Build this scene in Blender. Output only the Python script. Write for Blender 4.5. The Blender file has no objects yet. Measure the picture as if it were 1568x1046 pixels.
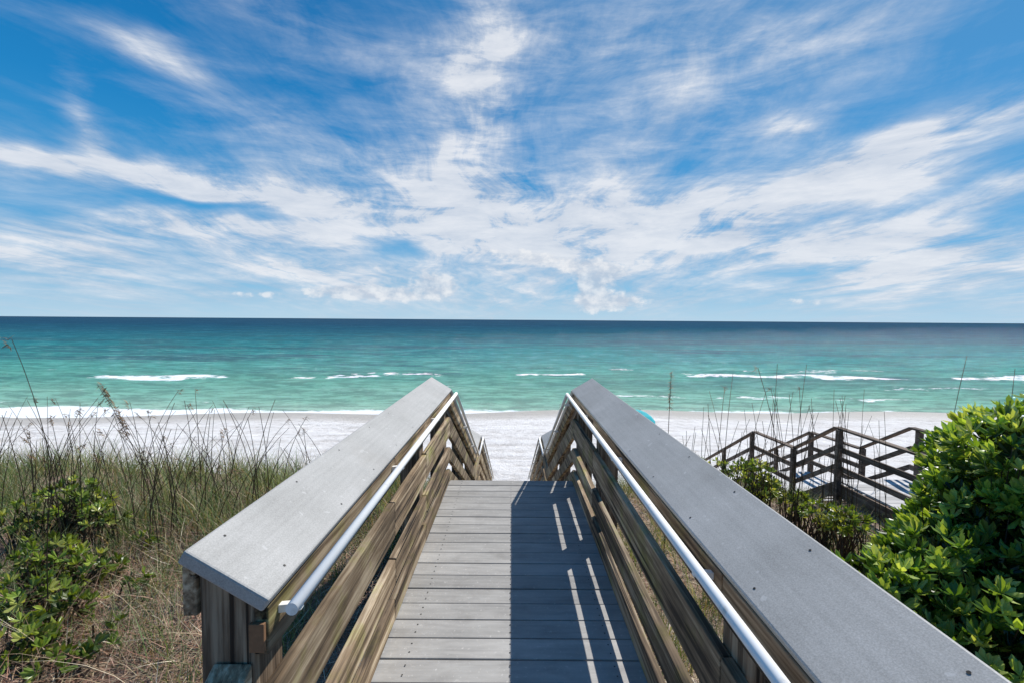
import bpy, math, random
import numpy as np
from mathutils import Vector, Matrix
random.seed(7); rng=np.random.default_rng(11)
scene=bpy.context.scene
F=697.0; EYE=1.65
# ---------------------------------------------------------------- node helper
class NT:
    def __init__(s,tree): s.t=tree; s.n=tree.nodes; s.l=tree.links
    def node(s,typ,**kw):
        n=s.n.new(typ)
        for k,v in kw.items(): setattr(n,k,v)
        return n
    def put(s,sock,v):
        if isinstance(v,bpy.types.NodeSocket): s.l.new(v,sock)
        elif v is not None:
            if sock.type=='RGBA' and len(v)==3: v=(*v,1)
            sock.default_value=v
    def m(s,op,a,b=None,c=None,clamp=False):
        n=s.node('ShaderNodeMath',operation=op); n.use_clamp=clamp
        s.put(n.inputs[0],a)
        if b is not None: s.put(n.inputs[1],b)
        if c is not None: s.put(n.inputs[2],c)
        return n.outputs[0]
    def mapr(s,v,a,b,c=0.0,d=1.0,smooth=False):
        n=s.node('ShaderNodeMapRange'); n.interpolation_type='SMOOTHSTEP' if smooth else 'LINEAR'
        s.put(n.inputs[0],v)
        for i,x in zip((1,2,3,4),(a,b,c,d)): s.put(n.inputs[i],x)
        return n.outputs[0]
    def mapping(s,v,loc=(0,0,0),rot=(0,0,0),sc=(1,1,1),typ='POINT'):
        n=s.node('ShaderNodeMapping',vector_type=typ); s.put(n.inputs[0],v)
        n.inputs[1].default_value=loc; n.inputs[2].default_value=rot; n.inputs[3].default_value=sc
        return n.outputs[0]
    def noise(s,v,scale=1,detail=5,rough=.5,dist=0,out=0):
        n=s.node('ShaderNodeTexNoise'); s.put(n.inputs['Vector'],v)
        n.inputs['Scale'].default_value=scale; n.inputs['Detail'].default_value=detail
        n.inputs['Roughness'].default_value=rough; n.inputs['Distortion'].default_value=dist
        return n.outputs[out]
    def mix(s,f,a,b,blend='MIX'):
        n=s.node('ShaderNodeMix',data_type='RGBA',blend_type=blend)
        s.put(n.inputs[0],f); s.put(n.inputs[6],a); s.put(n.inputs[7],b); return n.outputs[2]
    def ramp(s,v,stops):
        n=s.node('ShaderNodeValToRGB'); s.put(n.inputs[0],v); e=n.color_ramp.elements
        while len(e)<len(stops): e.new(.5)
        for x,(p,c) in zip(e,stops): x.position=p; x.color=(*c,1)
        return n.outputs[0]
    def comb(s,x,y,z=0.0):
        n=s.node('ShaderNodeCombineXYZ'); s.put(n.inputs[0],x); s.put(n.inputs[1],y); s.put(n.inputs[2],z); return n.outputs[0]
    def sep(s,v):
        n=s.node('ShaderNodeSeparateXYZ'); s.put(n.inputs[0],v); return n.outputs
    def bump(s,h,strength,dist):
        n=s.node('ShaderNodeBump'); s.put(n.inputs['Height'],h); s.put(n.inputs['Strength'],strength); s.put(n.inputs['Distance'],dist); return n.outputs[0]
def newmat(name):
    m=bpy.data.materials.new(name); m.use_nodes=True
    nt=NT(m.node_tree); p=nt.n['Principled BSDF']; return m,nt,p
def objco(nt): return nt.node('ShaderNodeTexCoord').outputs['Object']
def attr(nt,name='rnd'):
    n=nt.node('ShaderNodeAttribute'); n.attribute_name=name; return n

# ---------------------------------------------------------------- materials
def wood(name,dark,mid,light,axis,grain=22,rough=.8,stretch=.05,bump=.5,crack=0,algae=0,var=(.72,1.25),pos=(.40,.52,.64),sandy=0):
    m,nt,p=newmat(name); co=objco(nt); a=attr(nt)
    off=nt.node('ShaderNodeVectorMath',operation='MULTIPLY_ADD')
    nt.put(off.inputs[0],a.outputs['Color']); off.inputs[1].default_value=(7,7,7); nt.put(off.inputs[2],co)
    sc=[grain]*3; sc[axis]=grain*stretch
    g=nt.noise(nt.mapping(off.outputs[0],sc=tuple(sc)),1,6,.65,.3)
    sc2=[grain*4]*3; sc2[axis]=grain*.12
    g2=nt.noise(nt.mapping(off.outputs[0],sc=tuple(sc2)),1,3,.6)
    big=nt.noise(off.outputs[0],2.3,4,.6)
    mixv=nt.m('ADD',nt.m('MULTIPLY',g,.6),nt.m('ADD',nt.m('MULTIPLY',g2,.25),nt.m('MULTIPLY',big,.2)))
    c=nt.ramp(mixv,[(pos[0],dark),(pos[1],mid),(pos[2],light)])
    if crack:
        sc3=[grain*1.6]*3; sc3[axis]=grain*.035
        ck=nt.mapr(nt.noise(nt.mapping(off.outputs[0],loc=(3,3,3),sc=tuple(sc3)),1,3,.5),.60,.66,0,crack)
        c=nt.mix(ck,c,tuple(x*.35 for x in dark)); mixv=nt.m('SUBTRACT',mixv,nt.m('MULTIPLY',ck,.4))
    if algae:
        al=nt.mapr(nt.noise(co,4.5,4,.6),.52,.68,0,algae)
        c=nt.mix(al,c,nt.mix(1.0,c,(.80,.95,.5),'MULTIPLY'))
    r=nt.sep(a.outputs['Color'])[0]
    c=nt.mix(1.0,c,nt.comb(*( [nt.mapr(r,0,1,var[0],var[1])]*3)),'MULTIPLY')
    if sandy:
        c=nt.mix(nt.mapr(nt.noise(co,45,3,.7),.60,.72,0,sandy),c,(.62,.60,.57))
        c=nt.mix(nt.mapr(nt.noise(co,5,4,.65),.52,.72,0,.4),c,(.20,.188,.175))
    nt.put(p.inputs['Base Color'],c); p.inputs['Roughness'].default_value=rough
    p.inputs['Specular IOR Level'].default_value=.3
    nt.put(p.inputs['Normal'],nt.bump(mixv,bump,.006)); return m
M_post=wood('weathered_post_wood',(.05,.033,.022),(.20,.138,.088),(.42,.33,.23),2,26,bump=1.,crack=.9,pos=(.42,.52,.63))
M_rail=wood('weathered_rail_wood',(.05,.034,.022),(.235,.165,.10),(.56,.45,.31),1,18,bump=1.,crack=.95,algae=.9,pos=(.42,.52,.63),var=(.65,1.35))
M_rail2=wood('dark_brown_wood',(.05,.032,.022),(.13,.09,.065),(.26,.20,.155),1,18)
M_deck=wood('grey_deck_board',(.25,.243,.233),(.345,.335,.318),(.44,.43,.41),0,14,.65,.2,.2,var=(.84,1.12),pos=(.36,.52,.7),sandy=.6)
M_deck2=wood('pale_deck_board',(.4,.4,.39),(.52,.51,.50),(.62,.61,.60),0,14,.7,.12,.3)
def capmat():
    m,nt,p=newmat('grey_composite_cap'); co=objco(nt)
    n1=nt.noise(co,260,2,.7); n2=nt.noise(co,3,5,.6); n3=nt.noise(nt.mapping(co,sc=(60,2,60)),1,5,.6)
    v=nt.m('ADD',nt.m('MULTIPLY',n1,.5),nt.m('ADD',nt.m('MULTIPLY',n2,.35),nt.m('MULTIPLY',n3,.2)))
    c=nt.ramp(v,[(.35,(.26,.253,.235)),(.52,(.37,.36,.338)),(.70,(.50,.485,.46))])
    spot=nt.mapr(nt.noise(co,26,2,.5),.69,.73,0,.5)
    c=nt.mix(spot,c,(.55,.54,.52))
    st=nt.mapr(nt.noise(co,1.7,5,.6),.52,.75,0,.5); c=nt.mix(st,c,(.25,.228,.195))
    nt.put(p.inputs['Base Color'],c); p.inputs['Roughness'].default_value=.6
    nt.put(p.inputs['Normal'],nt.bump(n1,.15,.002)); return m
M_cap=capmat()
def pipemat():
    m,nt,p=newmat('white_painted_pipe'); co=objco(nt)
    n=nt.noise(co,14,4,.6)
    nt.put(p.inputs['Base Color'],nt.ramp(n,[(.28,(.70,.66,.59)),(.40,(.92,.90,.85)),(.8,(.95,.93,.88))]))
    p.inputs['Roughness'].default_value=1.0; p.inputs['Specular IOR Level'].default_value=.0; return m
M_pipe=pipemat()
def metal(name,c,r=.5,me=.6):
    m,nt,p=newmat(name); co=objco(nt); n=nt.noise(co,60,4,.6)
    nt.put(p.inputs['Base Color'],nt.mix(n,tuple(x*.5 for x in c),c)); p.inputs['Roughness'].default_value=r; p.inputs['Metallic'].default_value=me; return m
M_screw=metal('screw_steel',(.05,.045,.04)); M_rust=metal('rusty_steel',(.30,.16,.08),.8,.1)
def leafmat(name,rough=.35,trans=.3,spec=.5):
    m,nt,p=newmat(name); a=attr(nt)
    c=a.outputs['Color']
    nt.put(p.inputs['Base Color'],c); p.inputs['Roughness'].default_value=rough; p.inputs['Specular IOR Level'].default_value=spec
    t=nt.node('ShaderNodeBsdfTranslucent'); nt.put(t.inputs[0],nt.mix(1.0,c,(1.6,1.4,.5),'MULTIPLY'))
    mx=nt.node('ShaderNodeMixShader'); mx.inputs[0].default_value=trans
    out=nt.n['Material Output']
    nt.l.new(p.outputs[0],mx.inputs[1]); nt.l.new(t.outputs[0],mx.inputs[2]); nt.l.new(mx.outputs[0],out.inputs[0]); return m
M_leaf=leafmat('glossy_leaf',.33,.35,.5); M_grass=leafmat('grass_blade',.6,.3,.3); M_stem=leafmat('dry_stem',.8,.05,.2)

# ---------------------------------------------------------------- mesh helpers
def mkobj(name,verts,faces,mat,rnd=None,parent=None,smooth=False,bevel=0):
    me=bpy.data.meshes.new(name)
    if isinstance(verts,np.ndarray): verts=verts.tolist()
    if isinstance(faces,np.ndarray): faces=faces.tolist()
    me.from_pydata(verts,[],faces); me.update()
    if rnd is not None:
        rnd=np.asarray(rnd,dtype=np.float32)
        if rnd.ndim==1: rnd=np.stack([rnd,(rnd*7.3)%1,(rnd*3.1)%1],1)
        at=me.color_attributes.new('rnd','FLOAT_COLOR','POINT')
        at.data.foreach_set('color',np.concatenate([rnd,np.ones((len(rnd),1),np.float32)],1).ravel())
    me.materials.append(mat)
    if smooth: me.polygons.foreach_set('use_smooth',[True]*len(me.polygons))
    o=bpy.data.objects.new(name,me); scene.collection.objects.link(o)
    if parent: o.parent=parent
    if bevel:
        b=o.modifiers.new('bevel','BEVEL'); b.width=bevel; b.segments=2; b.limit_method='ANGLE'
    return o
def empty(name):
    o=bpy.data.objects.new(name,None); scene.collection.objects.link(o); o.empty_display_size=.3; return o
class B:
    def __init__(s): s.v=[]; s.f=[]; s.r=[]
    def hull8(s,P,r=None):
        i=len(s.v); s.v+=P; r=random.random() if r is None else r; s.r+=[r]*8
        s.f+=[[i,i+3,i+2,i+1],[i+4,i+5,i+6,i+7],[i,i+1,i+5,i+4],[i+1,i+2,i+6,i+5],[i+2,i+3,i+7,i+6],[i+3,i,i+4,i+7]]
    def box(s,x0,x1,y0,y1,z0,z1):
        s.hull8([(x0,y0,z0),(x1,y0,z0),(x1,y1,z0),(x0,y1,z0),(x0,y0,z1),(x1,y0,z1),(x1,y1,z1),(x0,y1,z1)])
    def prism(s,sec,a,b,j=0):
        n=len(sec); i=len(s.v); r=random.random()
        ja=random.uniform(-j,j); jb=random.uniform(-j,j)
        s.v+=[(x,a[0],a[1]+z+ja) for x,z in sec]+[(x,b[0],b[1]+z+jb) for x,z in sec]; s.r+=[r]*(2*n)
        s.f+=[[i+k,i+(k+1)%n,i+n+(k+1)%n,i+n+k] for k in range(n)]+[[i+k for k in range(n)][::-1],[i+n+k for k in range(n)]]
    def obj(s,name,mat,parent=None,bevel=0,smooth=False):
        o=mkobj(name,s.v,s.f,mat,s.r,parent,smooth,bevel)
        import bmesh
        bm=bmesh.new(); bm.from_mesh(o.data); bmesh.ops.recalc_face_normals(bm,faces=bm.faces); bm.to_mesh(o.data); bm.free(); return o
def rect(x0,x1,z0,z1): return [(x0,z0),(x1,z0),(x1,z1),(x0,z1)]

# ---------------------------------------------------------------- terrain
def sst(t): t=np.clip(t,0,1); return t*t*(3-2*t)
SEA=-5.85
def terr(x,y):
    x=np.asarray(x,float); y=np.asarray(y,float)
    k=sst((x+1)/4.5)
    top=-0.95-0.75*k + .10*np.sin(x*.9+1)*np.cos(y*.7)+.05*np.sin(x*2.3+y*1.7)
    c=np.exp(-(x/1.6)**4)
    yc=(6.9+.5*k+.5*np.sin(x*.45))*(1-c)+4.4*c
    s=sst((y-yc)/(15.5-yc))
    z=top*(1-s)+(-4.75)*s
    foot=.03*np.sin(x*1.1+y*.5)*np.sin(y*1.3-x*.3)
    bz=-4.75-np.maximum(y-15.5,0)*(1.1/20.5)+foot*sst((y-12)/4)*(1-sst((y-30)/5))+.10*np.sin(x*.05+.6)*sst((y-20)/10)+.04*np.sin(x*.23)*sst((y-20)/10)
    z=np.where(y>15.5,bz,z+foot*sst((y-12)/4))
    return np.maximum(z,-14)
def grid(name,xs,ys,zf,mat,smooth=True):
    X,Y=np.meshgrid(xs,ys); Z=zf(X,Y)
    V=np.stack([X,Y,Z],-1).reshape(-1,3); nx=len(xs); ny=len(ys)
    i=(np.arange(ny-1)[:,None]*nx+np.arange(nx-1)[None]).ravel()
    return mkobj(name,V,np.stack([i,i+1,i+nx+1,i+nx],1),mat,smooth=smooth)
def sym(a): return np.concatenate([-a[::-1],a[1:]])
xs=sym(np.concatenate([np.linspace(0,14,90),np.linspace(14.4,60,110),np.geomspace(62,6000,40)]))
ys=np.concatenate([-np.geomspace(6000,6,30),np.linspace(-5,20,150),np.linspace(20.3,60,130),np.geomspace(62,6000,30)])
m,nt,p=newmat('white_sand'); co=objco(nt); sx,sy,sz=nt.sep(co)
n1=nt.noise(co,1.6,7,.7); n2=nt.noise(nt.mapping(co,sc=(.22,1.3,1)),1,6,.65); n3=nt.noise(co,7,4,.7)
v=nt.m('ADD',nt.m('MULTIPLY',n1,.4),nt.m('ADD',nt.m('MULTIPLY',n2,.4),nt.m('MULTIPLY',n3,.2)))
sand=nt.ramp(v,[(.40,(.53,.49,.455)),(.5,(.74,.705,.67)),(.60,(.85,.825,.795))])
wetn=nt.m('ADD',sz,nt.m('MULTIPLY',nt.m('SUBTRACT',nt.noise(nt.mapping(co,sc=(.12,.3,1)),1,4,.6),.5),.25))
wet=nt.mapr(wetn,SEA+.05,SEA+.28,1,0,True)
sand=nt.mix(wet,sand,(.50,.45,.39))
litter=nt.ramp(nt.noise(co,14,6,.75),[(.35,(.09,.055,.04)),(.5,(.26,.17,.125)),(.65,(.48,.38,.30))])
lm=nt.m('MULTIPLY',nt.mapr(sy,9.5,12,1,0,True),nt.mapr(nt.noise(co,.9,5,.65),.36,.46,.75,1,True))
nt.put(p.inputs['Base Color'],nt.mix(lm,sand,litter)); nt.put(p.inputs['Roughness'],nt.mapr(wet,0,1,.95,.4))
p.inputs['Specular IOR Level'].default_value=.2
nt.put(p.inputs['Normal'],nt.bump(v,1.0,.35))
ground=grid('sand_ground',xs,ys,terr,m)

# ---------------------------------------------------------------- ocean
def sea(x,y):
    ph=1.3*np.sin(x*.03+.5)+.8*np.sin(x*.083+1.7)
    fade=sst((y-36)/12)*(1-sst((y-90)/60))
    z=SEA+fade*(.10*np.sin(y*.75+ph+1.5*np.sin(x*.11))*(.5+.5*np.sin(x*.19+y*.1))+.10*np.sin(y*.42+x*.06+ph)+.05*np.sin(y*1.5+x*.35))
    for yc,a,w in((61,.40,1.6),(70,.2,2.0),(47,.2,1.3)):
        z=z+a*np.exp(-((y-yc-2*ph)/w)**2)*(.5+.5*np.sin(x*.11+yc))
    return z
xs=sym(np.concatenate([np.linspace(0,90,120),np.geomspace(92,40000,50)]))
ys=np.concatenate([[30,33],np.linspace(34,150,290),np.geomspace(152,45000,60)])
m,nt,p=newmat('sea_water'); co=objco(nt); sx,sy,sz=nt.sep(co)
nt.n.remove(p)
wob=nt.m('MULTIPLY',nt.m('SUBTRACT',nt.noise(nt.mapping(co,sc=(.012,.03,1)),1,4,.6),.5),22)
yw=nt.m('ADD',sy,nt.m('MULTIPLY',wob,nt.mapr(sy,36,90,.12,1.6)))
lg=nt.m('LOGARITHM',nt.m('MAXIMUM',yw,20),10)
t=nt.mapr(lg,1.5,3.5)
c=nt.ramp(t,[(.028,(.38,.57,.44)),(.06,(.22,.47,.35)),(.13,(.10,.37,.28)),(.19,(.06,.34,.285)),(.26,(.018,.25,.25)),(.36,(.010,.155,.19)),(.47,(.008,.095,.15)),(.62,(.008,.062,.12)),(1,(.012,.055,.11))])  # far stops lean to a haze tone, distance haze painted into the water
big=nt.noise(nt.mapping(co,sc=(.012,.05,1)),1,6,.65,.4)
patch=nt.mapr(big,.46,.60,0,.75,True)
patch=nt.m('MULTIPLY',patch,nt.m('MULTIPLY',nt.mapr(sy,46,66,0,1),nt.mapr(sy,150,500,1,.2)))
c=nt.mix(patch,c,(.022,.105,.135))
lgy=nt.m('MULTIPLY',nt.m('LOGARITHM',nt.m('MAXIMUM',sy,20),2.718),26)
fine=nt.noise(nt.mapping(co,sc=(.3,1.0,1)),1,5,.7)
fine2=nt.noise(nt.comb(nt.m('DIVIDE',nt.m('MULTIPLY',sx,14),nt.m('MAXIMUM',sy,20)),lgy),1,5,.75)
fx=nt.m('ADD',nt.m('MULTIPLY',fine,.5),nt.m('MULTIPLY',fine2,.5))
c=nt.mix(nt.mapr(fx,.45,.56,0,.7,True),c,nt.mix(.6,c,(.01,.035,.055)))
c=nt.mix(nt.mapr(fx,.48,.38,0,.30,True),c,nt.mix(nt.mapr(sy,60,300),(.28,.56,.48),(.09,.26,.33)))
ph=nt.m('ADD',nt.m('MULTIPLY',nt.m('SINE',nt.m('MULTIPLY_ADD',sx,.03,.5)),2.6),nt.m('MULTIPLY',nt.m('SINE',nt.m('MULTIPLY_ADD',sx,.083,1.7)),1.6))
yf=nt.m('ADD',nt.m('SUBTRACT',sy,ph),nt.m('MULTIPLY',nt.m('SUBTRACT',nt.noise(nt.mapping(co,sc=(.12,.15,1)),1,5,.65),.5),9))
rt=nt.mapr(sx,8,40,0,.07)
def band(yc,w,amp,nsc,th=.42):
    d=nt.m('DIVIDE',nt.m('SUBTRACT',yf,yc),w)
    g=nt.m('EXPONENT',nt.m('MULTIPLY',nt.m('MULTIPLY',d,d),-1))
    q=nt.mapr(nt.m('ADD',rt,nt.noise(nt.mapping(co,loc=(yc*3,0,0),sc=(nsc,.05,1)),1,4,.6)),th,th+.10,0,1,True)
    return nt.m('MULTIPLY',nt.m('MULTIPLY',g,q),amp)
fb=nt.m('ADD',nt.m('ADD',band(59.5,1.6,.95,.07,.475),band(67,1.2,.6,.08,.54)),nt.m('ADD',band(42.5,.7,.75,.10,.50),band(50,.9,.6,.09,.53)))
ysw=nt.m('ADD',sy,nt.m('MULTIPLY',nt.m('SUBTRACT',nt.noise(nt.mapping(co,sc=(.1,.2,1)),1,5,.65),.5),7))
fb=nt.m('ADD',fb,nt.mapr(ysw,36.4,38.8,1.1,0,True))
fn=nt.noise(nt.mapping(co,sc=(.7,2.2,1)),1,7,.78)
foam=nt.mapr(nt.m('ADD',fb,nt.m('MULTIPLY',nt.m('SUBTRACT',fn,.5),2.0)),.50,.85,0,1,True)
wc=nt.mapr(nt.noise(nt.mapping(co,sc=(.22,.9,1)),1,6,.75),.70,.75,0,.5)
foam=nt.m('MAXIMUM',foam,nt.m('MULTIPLY',wc,nt.mapr(sy,150,400,1,0)))
dif=nt.node('ShaderNodeBsdfDiffuse'); nt.put(dif.inputs[0],nt.mix(foam,c,(.92,.94,.94)))
w1=nt.noise(nt.mapping(co,sc=(.9,1.8,1)),1,7,.78); w2=nt.noise(nt.mapping(co,sc=(.12,.3,1)),1,3,.6)
h=nt.m('ADD',w1,nt.m('MULTIPLY',w2,1.5))
nt.put(dif.inputs['Normal'],nt.bump(h,.5,.5))
w3=nt.noise(nt.mapping(co,sc=(1.1,2.4,1)),1,5,.75)
gl=nt.node('ShaderNodeBsdfGlossy'); gl.inputs['Roughness'].default_value=.11; nt.put(gl.inputs['Normal'],nt.bump(w3,1.0,.42))
mx=nt.node('ShaderNodeMixShader'); nt.put(mx.inputs[0],nt.m('MULTIPLY',nt.mapr(sy,60,350,.12,.05),nt.m('SUBTRACT',1,foam)))
nt.l.new(dif.outputs[0],mx.inputs[1]); nt.l.new(gl.outputs[0],mx.inputs[2]); nt.l.new(mx.outputs[0],nt.n['Material Output'].inputs[0])
ocean=grid('ocean_water',xs,ys,sea,m)

# ---------------------------------------------------------------- our boardwalk
END=4.62
path=[(-1.0,0.0),(END,0.0),(7.8,-1.6),(9.0,-1.6),(14.8,-4.5)]
def pz(path,y):
    for a,b in zip(path[:-1],path[1:]):
        if a[0]<=y<=b[0]: return a[1]+(b[1]-a[1])*(y-a[0])/(b[0]-a[0])
    return path[-1][1]
bw=empty('wooden_boardwalk')
d=B(); y=END
while y>-1.0:
    w=.1385
    d.box(-.66+random.uniform(-.004,.004),.66,y-w,y,-.032+random.uniform(-.001,.001),random.uniform(-.002,.002)); y-=w+.0075
d.obj('deck_boards',M_deck,bw,.003)
sc=B(); y=END-.07
while y>-1.0:
    for x in(-.5,0,.5):
        for dy in(-.03,.03):
            i=len(sc.v)
            for k in range(6): sc.v.append((x+.0045*math.cos(k*1.047)+random.uniform(0,.001),y+dy+.0045*math.sin(k*1.047),.0028))
            sc.r+=[.5]*6; sc.f.append([i+k for k in range(6)])
    y-=.146
mkobj('deck_screws',sc.v,sc.f,M_screw,sc.r,bw)
st=B()
def flight(bd,a,b,x0,x1,treads,nose=.02):
    for k in range(treads):
        ya=a[0]+(b[0]-a[0])*k/treads; yb=a[0]+(b[0]-a[0])*(k+1)/treads
        z=a[1]+(b[1]-a[1])*(k+1)/treads
        ym=(ya+yb)/2
        bd.box(x0,x1,ya+.004,ym-.003,z-.035,z); bd.box(x0,x1,ym+.003,yb+nose,z-.035,z)
flight(st,path[1],path[2],-.62,.62,10); flight(st,path[3],path[4],-.62,.62,18)
y=7.8+.02
while y<8.9: st.box(-.66,.66,y+.01,y+.145,-1.635,-1.60); y+=.146
st.obj('stair_treads',M_deck,bw,.003)
sg=B()
for x in(-.66,-.02,.62):
    for a,b in zip(path[:-1],path[1:]): 
        sg.prism(rect(x,x+.04,-.30,-.042),a,b)
sg.obj('stringers',M_rail,bw,.003)

def railing(name,s,y0,posts,joints):
    R=empty(name)
    pts=[(y0,0.0)]+[q for q in path if q[0]>y0]
    pts=[pts[0]]+[(4.56 if abs(q[0]-END)<1e-6 else q[0],q[1]) for q in pts[1:]]
    X=lambda sec:[(s*x,z) for x,z in sec]
    cap=B(); capsec=X([(.60,.95),(.6195,.917),(.8295,1.042),(.81,1.075)])
    ext=[(pts[0][0]-.03 if s<0 else pts[0][0],pts[0][1])]+pts[1:]
    for a,b in zip(ext[:-1],ext[1:]):
        cap.prism(capsec,(a[0]+.001,a[1]),(b[0]-.001,b[1]))
    cap.obj('rail_cap',M_cap,R,.006)
    bd=B()
    def brd(sec,a,b,j=.006): bd.prism(X(sec),a,b,j)
    for a,b in zip(pts[:-1],pts[1:]):
        cut=[a]+[(q,pz(pts,q)) for q in joints if a[0]+.2<q<b[0]-.2]+[b]
        for c0,c1 in zip(cut[:-1],cut[1:]):
            c0=(c0[0]+.003,c0[1]); c1=(c1[0]-.003,c1[1])
            brd(rect(.62,.658,.785,.91),c0,c1,.001)
            brd(rect(.803,.84,.885,1.015),c0,c1,.001)
            brd(rect(.622,.658,.475,.665),c0,c1)
            brd(rect(.619,.658,.225,.36),c0,c1)
            brd(rect(.625,.658,.012,.135),c0,c1)
    bd.obj('rail_boards',M_rail,R,.004)
    ps=B()
    for q in posts:
        z=pz(pts,q); lo=float(terr(s*.73,q))-.3
        sl=(pz(pts,q+.07)-pz(pts,q-.07))
        ps.hull8([(s*.66,q-.07,lo),(s*.80,q-.07,lo),(s*.80,q+.07,lo),(s*.66,q+.07,lo),
           (s*.66,q-.07,z+.935-sl/2),(s*.80,q-.07,z+1.018-sl/2),(s*.80,q+.07,z+1.018+sl/2),(s*.66,q+.07,z+.935+sl/2)])
    ps.obj('posts',M_post,R,.005)
    PX,PZ=.559,.908
    pp=B(); n=14; sec=[(s*PX+.0165*math.cos(2*math.pi*k/n),PZ+.0165*math.sin(2*math.pi*k/n)) for k in range(n)]
    for a,b in zip(pts[:-1],pts[1:]): pp.prism(sec,a,b)
    o=pp.obj('grab_pipe',M_pipe,R)
    for f in o.data.polygons: f.use_smooth=len(f.vertices)==4
    br=B(); yb=pts[0][0]+.06
    while yb<14.5:
        z=pz(pts,yb)
        br.hull8([(s*PX,yb-.010,z+.872),(s*.62,yb-.010,z+.864),(s*.62,yb+.010,z+.864),(s*PX,yb+.010,z+.872),
                  (s*PX,yb-.010,z+.892),(s*.62,yb-.010,z+.886),(s*.62,yb+.010,z+.886),(s*PX,yb+.010,z+.892)])
        yb+=1.15
    br.obj('pipe_brackets',M_pipe,R,.002)
    sw=B(); t=Vector((s*.21,0,.125)).normalized(); nrm=Vector((-s*.512,0,.86))
    yy=pts[0][0]+.10
    while yy<4.5:
        for f in(.13,.86):
            c=Vector((s*.60,yy+random.uniform(-.02,.02),.95))+t*(.244*f)+nrm*.0012
            i=len(sw.v)
            for k in range(8):
                q=c+t*(.0038*math.cos(k*.785))+Vector((0,1,0))*(.0038*math.sin(k*.785)); sw.v.append(tuple(q))
            sw.r+=[.5]*8; sw.f.append([i+k for k in range(8)])
        yy+=.41
    mkobj('cap_screws',sw.v,sw.f,M_screw,sw.r,R)
    return R
L=railing('wooden_railing',-1,1.13,[1.21,3.3,4.50,6.1,7.75,9.0,10.9,12.8,14.7],[2.4,3.3,10.9,12.8])
Rr=railing('wooden_railing',1,-1.0,[-.6,1.3,3.42,4.50,6.1,7.75,9.0,10.9,12.8,14.7],[1.3,3.42,6.1,10.9,12.8])
e=B(); e.box(-.664,-.625,1.1185,1.131,.80,.875); e.obj('rusty_strap',M_rust,L,.002)
e=B(); e.hull8([(-.80,.78,.44),(-.70,.78,.44),(-.665,1.135,.71),(-.765,1.135,.71),(-.80,.78,.49),(-.70,.78,.49),(-.665,1.135,.76),(-.765,1.135,.76)])
e.obj('lower_brace',M_rail,L,.004)

# ---------------------------------------------------------------- neighbour stair
ns=empty('wooden_staircase')
np_=[(3.0,-1.35),(8.6,-1.35),(9.85,-2.1),(11.5,-2.15),(14.6,-3.9)]
X0,X1=6.25,7.6
b=B(); y=8.6
while y>3: b.box(X0,X1,y-.138,y,-1.385,-1.35); y-=.145
flight(b,np_[1],np_[2],X0,X1,5); flight(b,np_[3],np_[4],X0,X1,10)
y=9.87
while y<11.4: b.box(X0,X1,y,y+.138,-2.19,-2.155); y+=.145
b.obj('treads',M_deck2,ns,.003)
b=B()
for x in(X0-.06,X1+.02):
    for a,c in zip(np_[:-1],np_[1:]):
        b.prism(rect(x-.04,x+.085,.985,1.02),a,c); 
        for z0 in(.20,.56): b.prism(rect(x+.0,x+.036,z0,z0+.10),a,c,.004)
        b.prism(rect(x+.002,x+.042,-.30,-.04),a,c)
b.obj('rail_boards',M_rail2,ns,.003)
b=B()
for x in(X0-.065,X1-.025):
    for q in(4.2,6.2,8.45,9.8,11.5,13.0,14.5):
        xx=x-.03 if x<7 else x+.085
        z=pz(np_,q); b.box(xx-.045,xx+.045,q-.045,q+.045,float(terr(x,q))-.3,z+.984)
b.obj('posts',M_rail2,ns,.004)

# ---------------------------------------------------------------- umbrella
um=empty('beach_umbrella'); c=Vector((7.15,25.0,float(terr(7.1,25))))
m,nt,p=newmat('teal_fabric'); co=objco(nt)
nt.put(p.inputs['Base Color'],nt.mix(nt.noise(co,3,2,.5),(.01,.34,.38),(.02,.5,.53))); p.inputs['Roughness'].default_value=.8
V=[];Fc=[];n=16; top=c+Vector((0,0,1.95))
for j,(r,z) in enumerate([(0.03,0),(.3,-.05),(.6,-.19),(.82,-.40),(.83,-.50)]):
    for k in range(n):
        rr=r*(1-.04*(k%2)); V.append((top.x+rr*math.cos(k*2*math.pi/n)+.0,top.y+rr*math.sin(k*2*math.pi/n),top.z+z-.25*rr*math.cos(k*2*math.pi/n)))
for j in range(4):
    for k in range(n): Fc.append([j*n+k,j*n+(k+1)%n,(j+1)*n+(k+1)%n,(j+1)*n+k])
Fc.append(list(range(n))[::-1]); mkobj('canopy',V,Fc,m,None,um)
b=B(); b.box(c.x-.02,c.x+.02,c.y-.02,c.y+.02,c.z-.2,top.z+.08); b.obj('pole',M_pipe,um)

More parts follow.
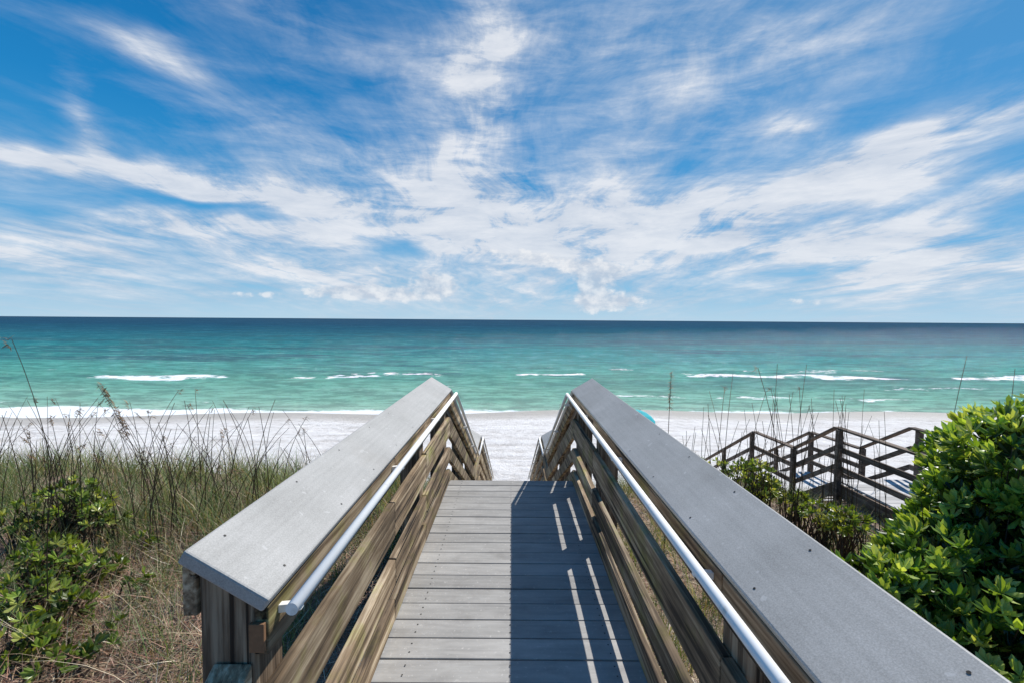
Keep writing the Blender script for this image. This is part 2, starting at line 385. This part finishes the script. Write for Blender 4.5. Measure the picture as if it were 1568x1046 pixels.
# ---------------------------------------------------------------- vegetation builders
def blades(base,h,az,tilt,curl,w,col,segs=4):
    n=len(base); k=np.linspace(0,1,segs+1)
    ds=1/segs; pos=np.zeros((n,segs+1,3)); pos[:,0]=base
    dirh=np.stack([np.cos(az),np.sin(az),0*az],1)
    for i in range(1,segs+1):
        a=tilt+curl*k[i-1]
        pos[:,i]=pos[:,i-1]+(h*ds)[:,None]*(dirh*np.sin(a)[:,None]+np.array([0,0,1])*np.cos(a)[:,None])
    tw=az+np.pi/2+rng.normal(0,.6,n)
    side=np.stack([np.cos(tw),np.sin(tw),0*az],1)
    ww=(w[:,None]*(1-k[None]**1.5*.9))[:,:,None]*side[:,None]
    V=np.stack([pos-ww/2,pos+ww/2],2).reshape(-1,3)
    bi=np.arange(n)[:,None]*(2*(segs+1)); j=np.arange(segs)[None]*2
    a=(bi+j).ravel(); Fq=np.stack([a,a+1,a+3,a+2],1)
    C=np.repeat(col,2*(segs+1),axis=0)
    return V,Fq,C
def merge(parts,name,mat,smooth=False):
    V=[];Fs=[];C=[];o=0
    for v,f,c in parts:
        V.append(v); Fs+= (np.asarray(f)+o).tolist() if isinstance(f,np.ndarray) else [[i+o for i in q] for q in f]
        C.append(c); o+=len(v)
    return mkobj(name,np.concatenate(V),Fs,mat,np.concatenate(C),smooth=smooth)
def pick(cols,n,var=.2):
    cols=np.array(cols); c=cols[rng.integers(0,len(cols),n)]
    return c*(1+rng.normal(0,var,(n,1))).clip(.4,1.7)
def clear(x,y):
    ok=~((np.abs(x)<.95)&(y<16))
    ok&=~((x>5.9)&(x<8.0)&(y<15))
    return ok
GREEN=[(.15,.22,.08),(.20,.26,.11),(.28,.32,.17),(.10,.16,.06)]
STRAW=[(.50,.41,.28),(.36,.27,.17),(.60,.53,.40),(.25,.165,.11)]
def clumps(nc,per,xr,yr,hr,cols,wid=.006,spread=.10,tl=(.05,.5),cl=(.3,1.5),segs=4):
    cx=rng.uniform(*xr,nc); cy=rng.uniform(*yr,nc); ok=clear(cx,cy); cx=cx[ok];cy=cy[ok]; nc=len(cx)
    ch=rng.uniform(*hr,nc); n=nc*per; id=np.repeat(np.arange(nc),per)
    x=cx[id]+rng.normal(0,spread,n); y=cy[id]+rng.normal(0,spread,n); z=terr(x,y)-.02
    h=ch[id]*rng.uniform(.5,1.1,n)
    return blades(np.stack([x,y,z],1),h,rng.uniform(0,2*np.pi,n),rng.uniform(*tl,n),rng.uniform(*cl,n),np.full(n,wid)*rng.uniform(.6,1.4,n),pick(cols,n),segs)
def litter(n,xr,yr,cols,L=(.12,.4)):
    x=rng.uniform(*xr,n); y=rng.uniform(*yr,n); ok=clear(x,y); x=x[ok];y=y[ok]; n=len(x)
    z=terr(x,y)+rng.uniform(0,.09,n)
    return blades(np.stack([x,y,z],1),rng.uniform(*L,n),rng.uniform(0,2*np.pi,n),rng.uniform(1.0,1.75,n),rng.uniform(-.7,.7,n),rng.uniform(.003,.008,n),pick(cols,n,.3),3)
REDB=[(.25,.13,.09),(.37,.22,.15),(.42,.27,.20)]
merge([litter(26000,(-6,-.95),(1.2,6.5),STRAW+REDB+REDB),litter(6000,(.95,6),(2,9),STRAW)],'pine_straw',M_stem)
merge([clumps(380,40,(-10,-1.0),(4.8,8.0),(.40,.85),GREEN+GREEN+STRAW[:2],wid=.007),
       clumps(110,40,(-5,-1.3),(3.0,5.2),(.25,.5),GREEN+GREEN+STRAW[:2]),
       clumps(50,22,(-5,-1.1),(2.6,6.5),(.4,.8),STRAW,wid=.006,spread=.15,tl=(.4,1.1),cl=(.6,1.6)),
       clumps(120,30,(-10,-1.0),(7.5,11),(.4,.7),GREEN+STRAW),
       ],'beach_grass',M_grass)
merge([clumps(320,36,(.98,6),(3.5,9.5),(.3,.7),GREEN+GREEN+STRAW[:2]),
       clumps(110,30,(1,6),(8.5,12),(.4,.8),GREEN+STRAW),
       clumps(120,30,(8.0,16),(4,12),(.4,.8),GREEN+STRAW[:1])],'beach_grass',M_grass)

def W(px,py,dd): return np.array([(px-784)/F*dd, dd, EYE-(py-490)/F*dd])
def tall(name,items):
    parts=[]
    for (px,py,dd,bend,head) in items:
        tip=W(px,py,dd); bx=tip[0]-bend; z0=float(terr(bx,dd))
        h=tip[2]-z0
        segs=9; k=np.linspace(0,1,segs+1)
        P=np.stack([bx+bend*k**2.2,np.full(segs+1,dd)+.05*k*np.sin(px),z0+h*k],1)
        w=.0068*(1-.55*k)
        for ang in(0,1.57):
            s=np.array([math.cos(ang),math.sin(ang),0]); V=np.stack([P-s*w[:,None],P+s*w[:,None]],1).reshape(-1,3)
            a=np.arange(segs)*2; parts.append((V,np.stack([a,a+1,a+3,a+2],1),np.tile([(.11,.08,.055)],(len(V),1))))
        if head:
            n=int(110*head); kk=rng.uniform(1-.30*min(head,1.2)/max(h,1)*1.5,1.0,n)
            base=np.stack([bx+bend*kk**2.2,np.full(n,dd),z0+h*kk],1)+rng.normal(0,.008,(n,3))
            dr=1 if bend>=0 else -1
            az=np.where(rng.random(n)<.75,0 if dr>0 else np.pi,rng.uniform(0,6.28,n))
            parts.append(blades(base,rng.uniform(.03,.08,n),az,rng.uniform(.6,2.2,n),rng.uniform(.2,.8,n),rng.uniform(.008,.016,n),pick([(.20,.13,.07),(.30,.21,.12),(.12,.08,.05)],n),3))
    return merge(parts,name,M_stem)
it=[(150,592,4.6,-.55,2.0),(8,525,4.3,-.45,.2),(5,640,4.5,-.2,0),(75,700,3.6,.1,0)]
for i in range(170):
    x=random.uniform(0,470); it.append((x,random.uniform(612,745),random.uniform(4.8,7.8),random.uniform(-.6,.7),0 if random.random()<.8 else .2))
for x,y in((275,600),(300,600),(320,630),(440,645),(468,640),(150,620),(95,640),(230,640),(340,660),(455,665)): it.append((x,y,6.3,random.uniform(-.2,.7),.12))
tall('sea_oats',it)
it=[(1028,568,6.0,.03,1.1),(1112,590,6.5,.1,.15),(1160,560,5.6,-.45,.15),(1195,555,6.2,.05,0),(1240,555,6.3,.15,0),(1228,590,6.6,-.1,.1),(1298,615,6.8,0,0),(1480,540,4.5,.25,0),(1566,560,4.5,.1,0),(1090,640,7,.1,0),(1180,590,6,-.3,.1),(1125,570,6.4,.12,0)]
for i in range(80): it.append((random.uniform(1040,1360),random.uniform(590,720),random.uniform(6,8.5),random.uniform(-.35,.4),0))
tall('sea_oats',it)

def leaves(P,A,nl,L,Wd,cols,phi=(.5,1.35)):
    n=len(P); 
    A=A/np.linalg.norm(A,axis=1,keepdims=True)
    up=np.where(np.abs(A[:,2:3])<.9,np.array([[0,0,1.]]),np.array([[1.,0,0]]))
    U=np.cross(A,up); U/=np.linalg.norm(U,axis=1,keepdims=True); Vv=np.cross(A,U)
    id=np.repeat(np.arange(n),nl); N=len(id)
    th=np.tile(np.arange(nl)*2.399,n)+rng.normal(0,.25,N)+np.repeat(rng.uniform(0,6,n),nl)
    ph=rng.uniform(*phi,N)
    rad=U[id]*np.cos(th)[:,None]+Vv[id]*np.sin(th)[:,None]
    D=A[id]*np.cos(ph)[:,None]+rad*np.sin(ph)[:,None]
    S=np.cross(A[id],rad); S/=np.linalg.norm(S,axis=1,keepdims=True)
    Nn=np.cross(S,D)
    l=(L*rng.uniform(.65,1.15,N))[:,None]; w=(Wd*rng.uniform(.8,1.2,N))[:,None]
    P0=P[id]; bend=rng.uniform(-.25,.05,N)[:,None]*l
    c1=P0+D*l*.4; c2=P0+D*l*.75+Nn*bend*.5; tp=P0+D*l+Nn*bend
    fold=Nn*w*.22
    v=np.stack([P0,c1-S*w*.38+fold,c1,c1+S*w*.38+fold,c2-S*w*.5+fold,c2,c2+S*w*.5+fold,tp],1).reshape(-1,3)
    b=(np.arange(N)*8)[:,None]
    q=np.concatenate([b+np.array([[1,2,5,4]]),b+np.array([[2,3,6,5]])],0)
    t=np.concatenate([b+np.array([[0,2,1]]),b+np.array([[0,3,2]]),b+np.array([[4,5,7]]),b+np.array([[5,6,7]])],0)
    cc=pick(cols,n,.12)[id]*(1+rng.normal(0,.12,(N,1)))
    return v,q.tolist()+t.tolist(),np.repeat(cc,8,axis=0)
def mergep(parts,name,mat,par):
    V=[];Fs=[];C=[];o=0
    for v,f,c in parts:
        V.append(v); Fs+=[[i+o for i in q] for q in f]; C.append(c); o+=len(v)
    return mkobj(name,np.concatenate(V),Fs,mat,np.concatenate(C),par)
def shrub(name,lobes,dens,nl,L,Wd,cols,inner,base):
    par=empty(name); parts=[]; tips=[]
    for (c,r,sq) in lobes:
        c=np.array(c); n=int(dens*4*np.pi*r*r)
        d=rng.normal(0,1,(n,3)); d/=np.linalg.norm(d,axis=1,keepdims=True)
        bumps=1+.20*np.sin(d[:,0]*6+c[0]*3)*np.sin(d[:,1]*5+c[1])*np.cos(d[:,2]*6)+rng.normal(0,.08,n)
        rr=r*bumps*np.where(rng.random(n)<.7,1,rng.uniform(.55,.95,n))
        P=c+d*rr[:,None]*np.array([1,1,sq]); A=d+np.array([0,0,.8])+rng.normal(0,.3,(n,3))
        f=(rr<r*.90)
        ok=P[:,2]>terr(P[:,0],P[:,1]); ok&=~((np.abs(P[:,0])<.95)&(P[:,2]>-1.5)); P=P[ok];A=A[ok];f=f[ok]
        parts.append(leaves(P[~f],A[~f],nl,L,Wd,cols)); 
        if f.sum(): parts.append(leaves(P[f],A[f],nl,L,Wd,inner))  # inner leaves take a darker palette: shade inside the bush painted into colour
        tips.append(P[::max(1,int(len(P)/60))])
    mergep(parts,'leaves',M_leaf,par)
    T=np.concatenate(tips); B0=np.array(base)
    V=[];Fc=[]
    for t in T:
        b0=B0+np.array([random.uniform(-.2,.2),random.uniform(-.2,.2),0]); mid=(b0+t)/2+np.array([random.uniform(-.08,.08),random.uniform(-.08,.08),.1])
        pts=[b0,mid,t]; rad=[.012,.008,.003]; i=len(V)
        for p_,r_ in zip(pts,rad):
            for k in range(4): V.append((p_[0]+r_*math.cos(k*1.57),p_[1]+r_*math.sin(k*1.57),p_[2]))
        for j in range(2):
            for k in range(4): Fc.append([i+j*4+k,i+j*4+(k+1)%4,i+j*4+4+(k+1)%4,i+j*4+4+k])
    mkobj('branches',V,Fc,M_stem,np.tile([(.09,.06,.04)],(len(V),1)),par)
    return par
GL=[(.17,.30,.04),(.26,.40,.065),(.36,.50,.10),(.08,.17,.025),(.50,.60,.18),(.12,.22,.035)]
GI=[(.025,.05,.01),(.06,.11,.02)]  # dark greens for inner leaves, crown shade put into the colour
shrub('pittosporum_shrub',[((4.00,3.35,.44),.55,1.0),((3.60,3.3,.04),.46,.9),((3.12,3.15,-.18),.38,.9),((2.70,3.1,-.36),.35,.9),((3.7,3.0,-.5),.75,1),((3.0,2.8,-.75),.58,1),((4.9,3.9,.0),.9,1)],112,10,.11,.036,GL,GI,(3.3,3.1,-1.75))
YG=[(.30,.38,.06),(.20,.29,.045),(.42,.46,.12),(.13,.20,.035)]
YI=[(.06,.09,.02),(.12,.17,.03)]  # darker inner yellow-greens, shade painted in likewise
def small(px,py,dd,r,dens=58,L=.085):
    w=W(px,py,dd); z=float(terr(w[0],w[1]))
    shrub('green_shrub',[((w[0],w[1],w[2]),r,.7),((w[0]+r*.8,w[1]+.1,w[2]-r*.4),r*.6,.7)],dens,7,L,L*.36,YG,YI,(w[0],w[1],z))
for a in((95,770,5.2,.25),(45,865,4.2,.24),(120,880,4.2,.16),(14,1000,3.3,.20),(118,1015,3.2,.07),(20,930,3.7,.18),(140,800,5.0,.14),(205,840,4.8,.09),(85,945,3.6,.13),(165,975,3.5,.06),(20,800,5.0,.18),(60,1030,3.1,.12),(195,905,4.0,.07),
  (1150,735,7.2,.42),(1270,790,6.2,.22),(1225,770,6.8,.2),(1070,720,7.8,.25),(1310,800,5.6,.2)): small(*a)

# ---------------------------------------------------------------- sun and sky
SUN_EL=math.radians(50); SUN_AZ=math.radians(45)
S=Vector((math.sin(SUN_AZ)*math.cos(SUN_EL),math.cos(SUN_AZ)*math.cos(SUN_EL),math.sin(SUN_EL)))
sl=bpy.data.lights.new('sun','SUN'); sl.energy=4.9; sl.angle=math.radians(.5); sl.color=(1,.955,.89)
so=bpy.data.objects.new('sun',sl); scene.collection.objects.link(so); so.rotation_euler=(-S).to_track_quat('-Z','Y').to_euler(); so.location=S*50
w=bpy.data.worlds.new('World'); scene.world=w; w.use_nodes=True; nt=NT(w.node_tree)
try: w.cycles.sampling_method='NONE'
except Exception: pass
bg=nt.n['Background']; STR=.12; bg.inputs[1].default_value=STR
sky=nt.node('ShaderNodeTexSky',sky_type='NISHITA'); sky.sun_disc=False; sky.sun_elevation=SUN_EL; sky.sun_rotation=SUN_AZ
sky.air_density=1.0; sky.dust_density=.3; sky.ozone_density=3.0
tc=nt.node('ShaderNodeTexCoord').outputs['Generated']
x,y,z=nt.sep(tc)
az=nt.m('ARCTAN2',x,y); el=nt.m('ARCSINE',z)
g=lambda r,gg,b:(r/STR/4,gg/STR/4,b/STR/4)
air=nt.ramp(nt.mapr(el,0,.9),[(0,g(.44,.66,.83)),(.07,g(.24,.52,.77)),(.2,g(.05,.34,.68)),(.40,g(.008,.225,.56)),(.62,g(.001,.15,.43)),(1,g(.001,.10,.34))])
air=nt.mix(1.0,air,(4,4,4),'MULTIPLY')
sd=nt.node('ShaderNodeVectorMath',operation='DOT_PRODUCT'); nt.put(sd.inputs[0],tc); sd.inputs[1].default_value=tuple(S)
glow=nt.mapr(sd.outputs['Value'],.45,1.0,0,.34,True)
air=nt.mix(glow,air,(1.4,3.9,6.8))
base=nt.mix(.94,sky.outputs[0],air)
zz=nt.m('ADD',nt.m('MAXIMUM',z,0.0),.10)
u=nt.m('DIVIDE',x,zz); v=nt.m('DIVIDE',y,zz)
pl=nt.comb(u,v)
warp=nt.noise(pl,.8,2,.5,out=1)
wv=nt.node('ShaderNodeVectorMath',operation='MULTIPLY_ADD'); nt.put(wv.inputs[0],warp); wv.inputs[1].default_value=(.9,.9,0); nt.put(wv.inputs[2],pl)
n1=nt.noise(nt.mapping(wv.outputs[0],rot=(0,0,.12),sc=(2.4,.5,1)),1,7,.68,.1)
n2=nt.noise(nt.comb(nt.m('MULTIPLY',az,5),nt.m('MULTIPLY',el,20)),1,7,.66,.3)
wn=nt.noise(nt.comb(nt.m('MULTIPLY',az,4),nt.m('MULTIPLY',el,8)),1,3,.55,out=1)
wa=nt.node('ShaderNodeVectorMath',operation='MULTIPLY_ADD'); nt.put(wa.inputs[0],wn); wa.inputs[1].default_value=(.20,.12,0); nt.put(wa.inputs[2],nt.comb(nt.m('SUBTRACT',az,.10),nt.m('SUBTRACT',el,.06)))
pos=wa.outputs[0]
def ae(px,py):
    a=math.atan2(px-784,F); return np.array([a,math.atan((490-py)/F*math.cos(a))])
CL=[(80,245,120,20,8,1.),(150,200,22,45,-25,.8),(230,90,95,18,18,.75),(330,300,130,28,10,1.),(560,320,240,44,4,1.),(850,330,240,60,0,1.),
(1150,315,190,38,-8,.95),(1400,225,230,30,-17,.9),(1270,290,120,22,-12,.9),(740,150,50,130,8,.9),(650,210,60,80,20,.45),(850,70,220,55,-10,.45),(1020,180,220,80,-10,.45),
(300,365,170,20,4,.9),(800,392,210,22,4,.9),(1150,370,260,20,0,.8),(50,385,140,32,3,.65),(500,420,130,18,5,.75),
(1430,395,230,34,-3,.75),(1200,200,42,20,0,.6),(1500,300,140,16,-15,.7),(784,455,1100,26,0,.42),(784,415,1200,48,0,.30),(1200,60,260,50,-15,.35),(480,60,160,40,20,.25),(450,200,170,40,15,.35),
(360,336,110,9,5,-.9),(620,388,45,14,0,-.8)]
D=None
def gauss(vec,cx,cy,rx,ry,ang):
    c=ae(cx,cy); a=math.radians(ang)
    e1=ae(cx+rx*math.cos(a),cy+rx*math.sin(a))-ae(cx-rx*math.cos(a),cy-rx*math.sin(a)); e1/=2
    e2=ae(cx-ry*math.sin(a),cy+ry*math.cos(a))-ae(cx+ry*math.sin(a),cy-ry*math.cos(a)); e2/=2
    mp=nt.mapping(vec,(c[0],c[1],0),(0,0,math.atan2(e1[1],e1[0])),(float(np.linalg.norm(e1)),float(np.linalg.norm(e2)),1),'TEXTURE')
    dp=nt.node('ShaderNodeVectorMath',operation='DOT_PRODUCT'); nt.put(dp.inputs[0],mp); nt.put(dp.inputs[1],mp)
    return nt.m('EXPONENT',nt.m('MULTIPLY',dp.outputs['Value'],-.8))
for cx,cy,rx,ry,ang,amp in CL:
    gg=gauss(pos,cx,cy,rx,ry,ang)
    D=nt.m('MULTIPLY',gg,amp) if D is None else nt.m('MULTIPLY_ADD',gg,amp,D)
D=nt.m('ADD',D,.15)
nn=nt.m('ADD',nt.m('MULTIPLY',nt.mapr(n1,.32,.68),.58),nt.m('MULTIPLY',nt.mapr(n2,.34,.66),.42))
dens=nt.m('MULTIPLY',D,nt.m('MULTIPLY_ADD',nn,1.65,.03))
dens=nt.mapr(dens,.14,1.12,0,1)
dens=nt.m('MULTIPLY',dens,.90)
k=nt.mapr(nt.m('ADD',n2,nt.m('MULTIPLY',dens,.25)),.42,.85,0,1)
ccol=nt.mix(k,(3.9,4.6,5.7),(7.0,7.15,7.5))
col=nt.mix(dens,base,ccol)
cn=nt.noise(nt.comb(nt.m('MULTIPLY',az,30),nt.m('MULTIPLY',el,38)),1,5,.58)
cpos=nt.comb(az,el)
cu=None
for q in((903,440,22,34,0,1.15),(945,462,42,14,0,1.),(668,438,40,20,12,1.05),(590,452,60,12,5,.85),(525,450,60,12,0,.8),(820,398,100,14,8,.8),(930,418,34,12,0,.8),(1230,460,120,7,0,.55),(380,455,80,7,0,.55)):
    gg=nt.m('MULTIPLY',gauss(cpos,*q[:5]),q[5]); cu=gg if cu is None else nt.m('ADD',cu,gg)
cd=nt.mapr(nt.m('ADD',cu,nt.m('MULTIPLY',nt.m('SUBTRACT',cn,.5),1.7)),.40,.80,0,.72,True)
cc=nt.mix(nt.mapr(cn,.40,.62),(4.2,4.9,5.9),(7.3,7.4,7.6))
col=nt.mix(nt.m('MULTIPLY',cd,nt.mapr(cu,.15,.5,0,1)),col,cc)
nt.put(bg.inputs[0],col)

# ---------------------------------------------------------------- camera
cam=bpy.data.cameras.new('camera'); cam.lens=16.0; cam.sensor_width=36; cam.clip_start=.05; cam.clip_end=100000
co_=bpy.data.objects.new('camera',cam); scene.collection.objects.link(co_); co_.location=(0,0,EYE)
pitch=math.atan((523-490)/F); roll=math.radians(.40)
co_.rotation_euler=(Matrix.Rotation(math.pi/2-pitch,4,'X')@Matrix.Rotation(roll,4,'Z')).to_euler()
scene.camera=co_
scene.view_settings.view_transform='Standard'; scene.view_settings.look='None'; scene.view_settings.exposure=0
